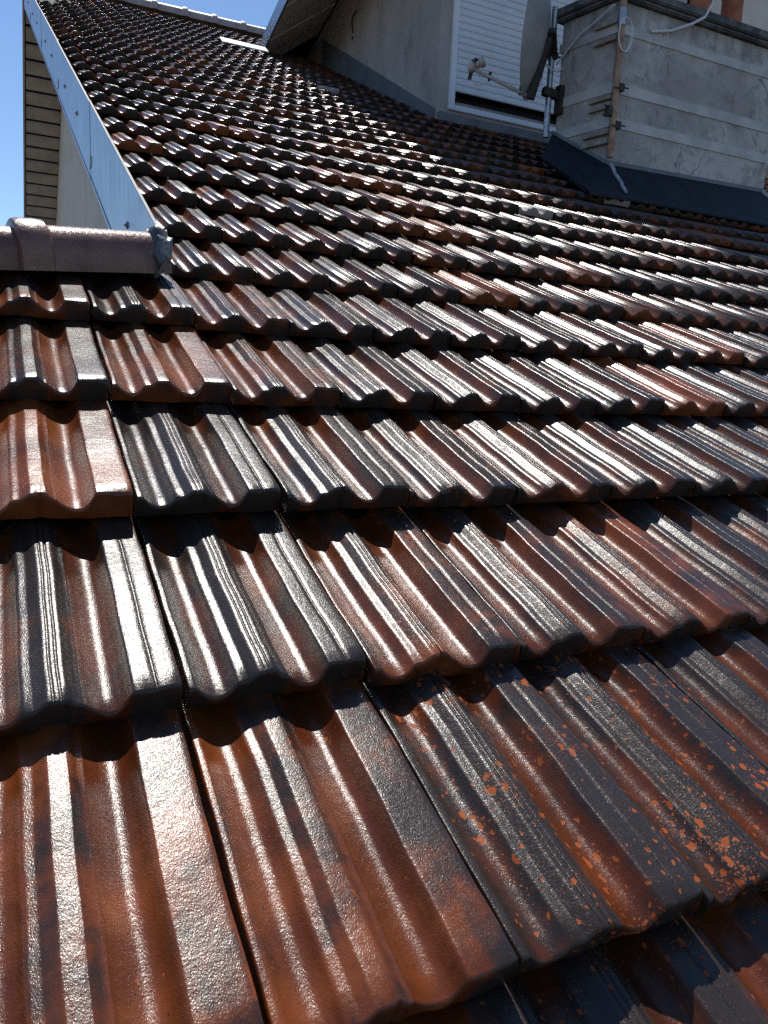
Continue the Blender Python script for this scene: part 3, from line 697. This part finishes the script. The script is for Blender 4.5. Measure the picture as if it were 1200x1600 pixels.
b = MB(); b.tube([(3.74, CY - .02, 2.795), (3.90, CY - .03, 2.83), (4.06, CY - .05, 2.90), (4.16, CY - .06, 2.96), (4.22, CY - .06, 3.06), (4.25, CY - .06, 3.2)], .009, 8)
tag(b.build('cable', M['cable'], None, True), 'thick white cable curving up past the chimney cap', 'cable')

# ------------------------------------------------------------------ satellite dish
mx, my = 3.300, 4.30
dish = empty('satellite_dish', (mx, my, 2.18), 'grey satellite dish on a galvanised mast in front of the shutter', 'satellite dish')
b = MB(); b.tube([(mx, my, 2.18), (mx - .002, my, 2.6), (mx, my, 3.015)], .021, 16); b.build('mast', M['galv'], dish, True)
nrm = Vector((-.71, .70, .12)).normalized(); upv = (Vector((0, 0, 1)) - nrm * nrm.z).normalized()
dc = Vector((3.135, 4.28, 2.80)); Rv = .39
b = MB(); pr = [(Rv * q, -.085 + .085 * q * q) for q in [0, .15, .3, .45, .6, .75, .88, .97, 1.0]]
outer = [(r_, h) for r_, h in pr] + [(Rv + .008, .002), (Rv + .006, .008), (Rv - .004, .008)] + [(r_, h + .006) for r_, h in reversed(pr[:-1])]
b.lathe(dc, nrm, outer, 40, .92, nrm.cross(upv)); b.build('reflector', M['dish'], dish, True)
bot = dc - upv * Rv * .98 - nrm * .015
lnbp = bot + nrm * .40 + upv * .15
b = MB(); b.bar(dc - upv * .02 - nrm * .10, bot - nrm * .03 - upv * .02, .05, .05, nrm); b.bar(dc + upv * .03 - nrm * .10, Vector((mx, my, 2.72)), .07, .06); b.build('bracket', M['clamp'], dish, False, .004)
b = MB(); b.tube([bot - nrm * .03 - upv * .01, lnbp], .0125, 10); b.build('feed_arm', M['plastic'], dish, True)
for f_ in (.18, .72):
    b = MB(); c = (bot - nrm * .03).lerp(lnbp, f_); b.bar(c - upv * .025, c + upv * .03, .018, .018, nrm); b.build('arm_clip', M['clamp'], dish)
hv = Vector((-.8, -.25, .1)).normalized()
b = MB(); c = lnbp + upv * .02; ax_ = (dc - c).normalized()
b.lathe(c - ax_ * .05, ax_, [(0, 0), (.028, 0), (.033, .012), (.033, .05), (.024, .058), (.022, .085), (.034, .092), (.036, .118), (.030, .124), (0, .124)], 20); b.build('feed_horn', M['plastic'], dish, True)
b = MB(); b.tube([c - ax_ * .02 - upv * .03, c - ax_ * .025 - upv * .075], .014, 8); b.box(c.x - .012, c.x + .02, c.y - .025, c.y + .025, c.z - .012, c.z + .045); b.build('feed_clamp', M['clamp'], dish)
b = MB(); b.tube([c - ax_ * .03 - upv * .07, c - upv * .115 + nrm * -.02, c - upv * .12 - nrm * .06, (bot - nrm * .03).lerp(lnbp, .72) - upv * .03], .0035, 6); b.build('feed_cable', M['cable'], dish, True)
b = MB(); b.bar((mx - .06, my - .01, 2.47), (B0.x + .03, B0.y - .02, 2.455), .045, .055); b.bar((B0.x - .005, B0.y - .03, 2.33), (B0.x - .005, B0.y - .03, 2.52), .045, .06, (0, 1, 0)); b.build('wall_arm', M['clamp'], dish, False, .004)
b = MB(); b.box(mx - .012, mx + .03, my - .035, my + .03, 2.685, 2.725); b.tube([(mx, my - .02, 2.695), (mx + .10, my - .02, 2.71)], .006, 8); b.build('mast_clamp', M['clamp'], dish)
b = MB(); b.tube([(mx - .10, my - .05, 2.64), (mx - .04, my - .05, 2.60), (mx + .03, my - .04, 2.60), (mx + .09, my - .03, 2.64)], .0055, 8); b.tube([(mx - .09, my - .04, 2.62), (mx - .10, my - .04, 2.50), (mx - .16, my - .03, 2.42)], .0045, 6); b.build('mast_cable', M['cable'], dish, True)

# ------------------------------------------------------------------ pale balcony beyond
bal = empty('balcony', (9.5, 9.0, 4.9), 'pale balcony front with a handrail behind the chimney pots', 'balcony')
b = MB(); b.box(8.2, 14.5, 9.0, 9.06, 4.2, 5.55); b.build('parapet', M['panel'], bal)
b = MB(); b.box(8.2, 14.5, 8.94, 9.10, 5.56, 5.64); b.build('handrail', M['rail'], bal)
for k in range(6):
    b = MB(); b.box(9.0 + k, 9.03 + k, 8.965, 8.998, 4.2, 5.55); b.build('post', M['plinth'], bal)
b = MB(); b.box(8.2, 14.5, 10.2, 10.4, 4.2, 9.0); b.build('rear_wall', M['render'], bal)

bpy.context.view_layer.update()
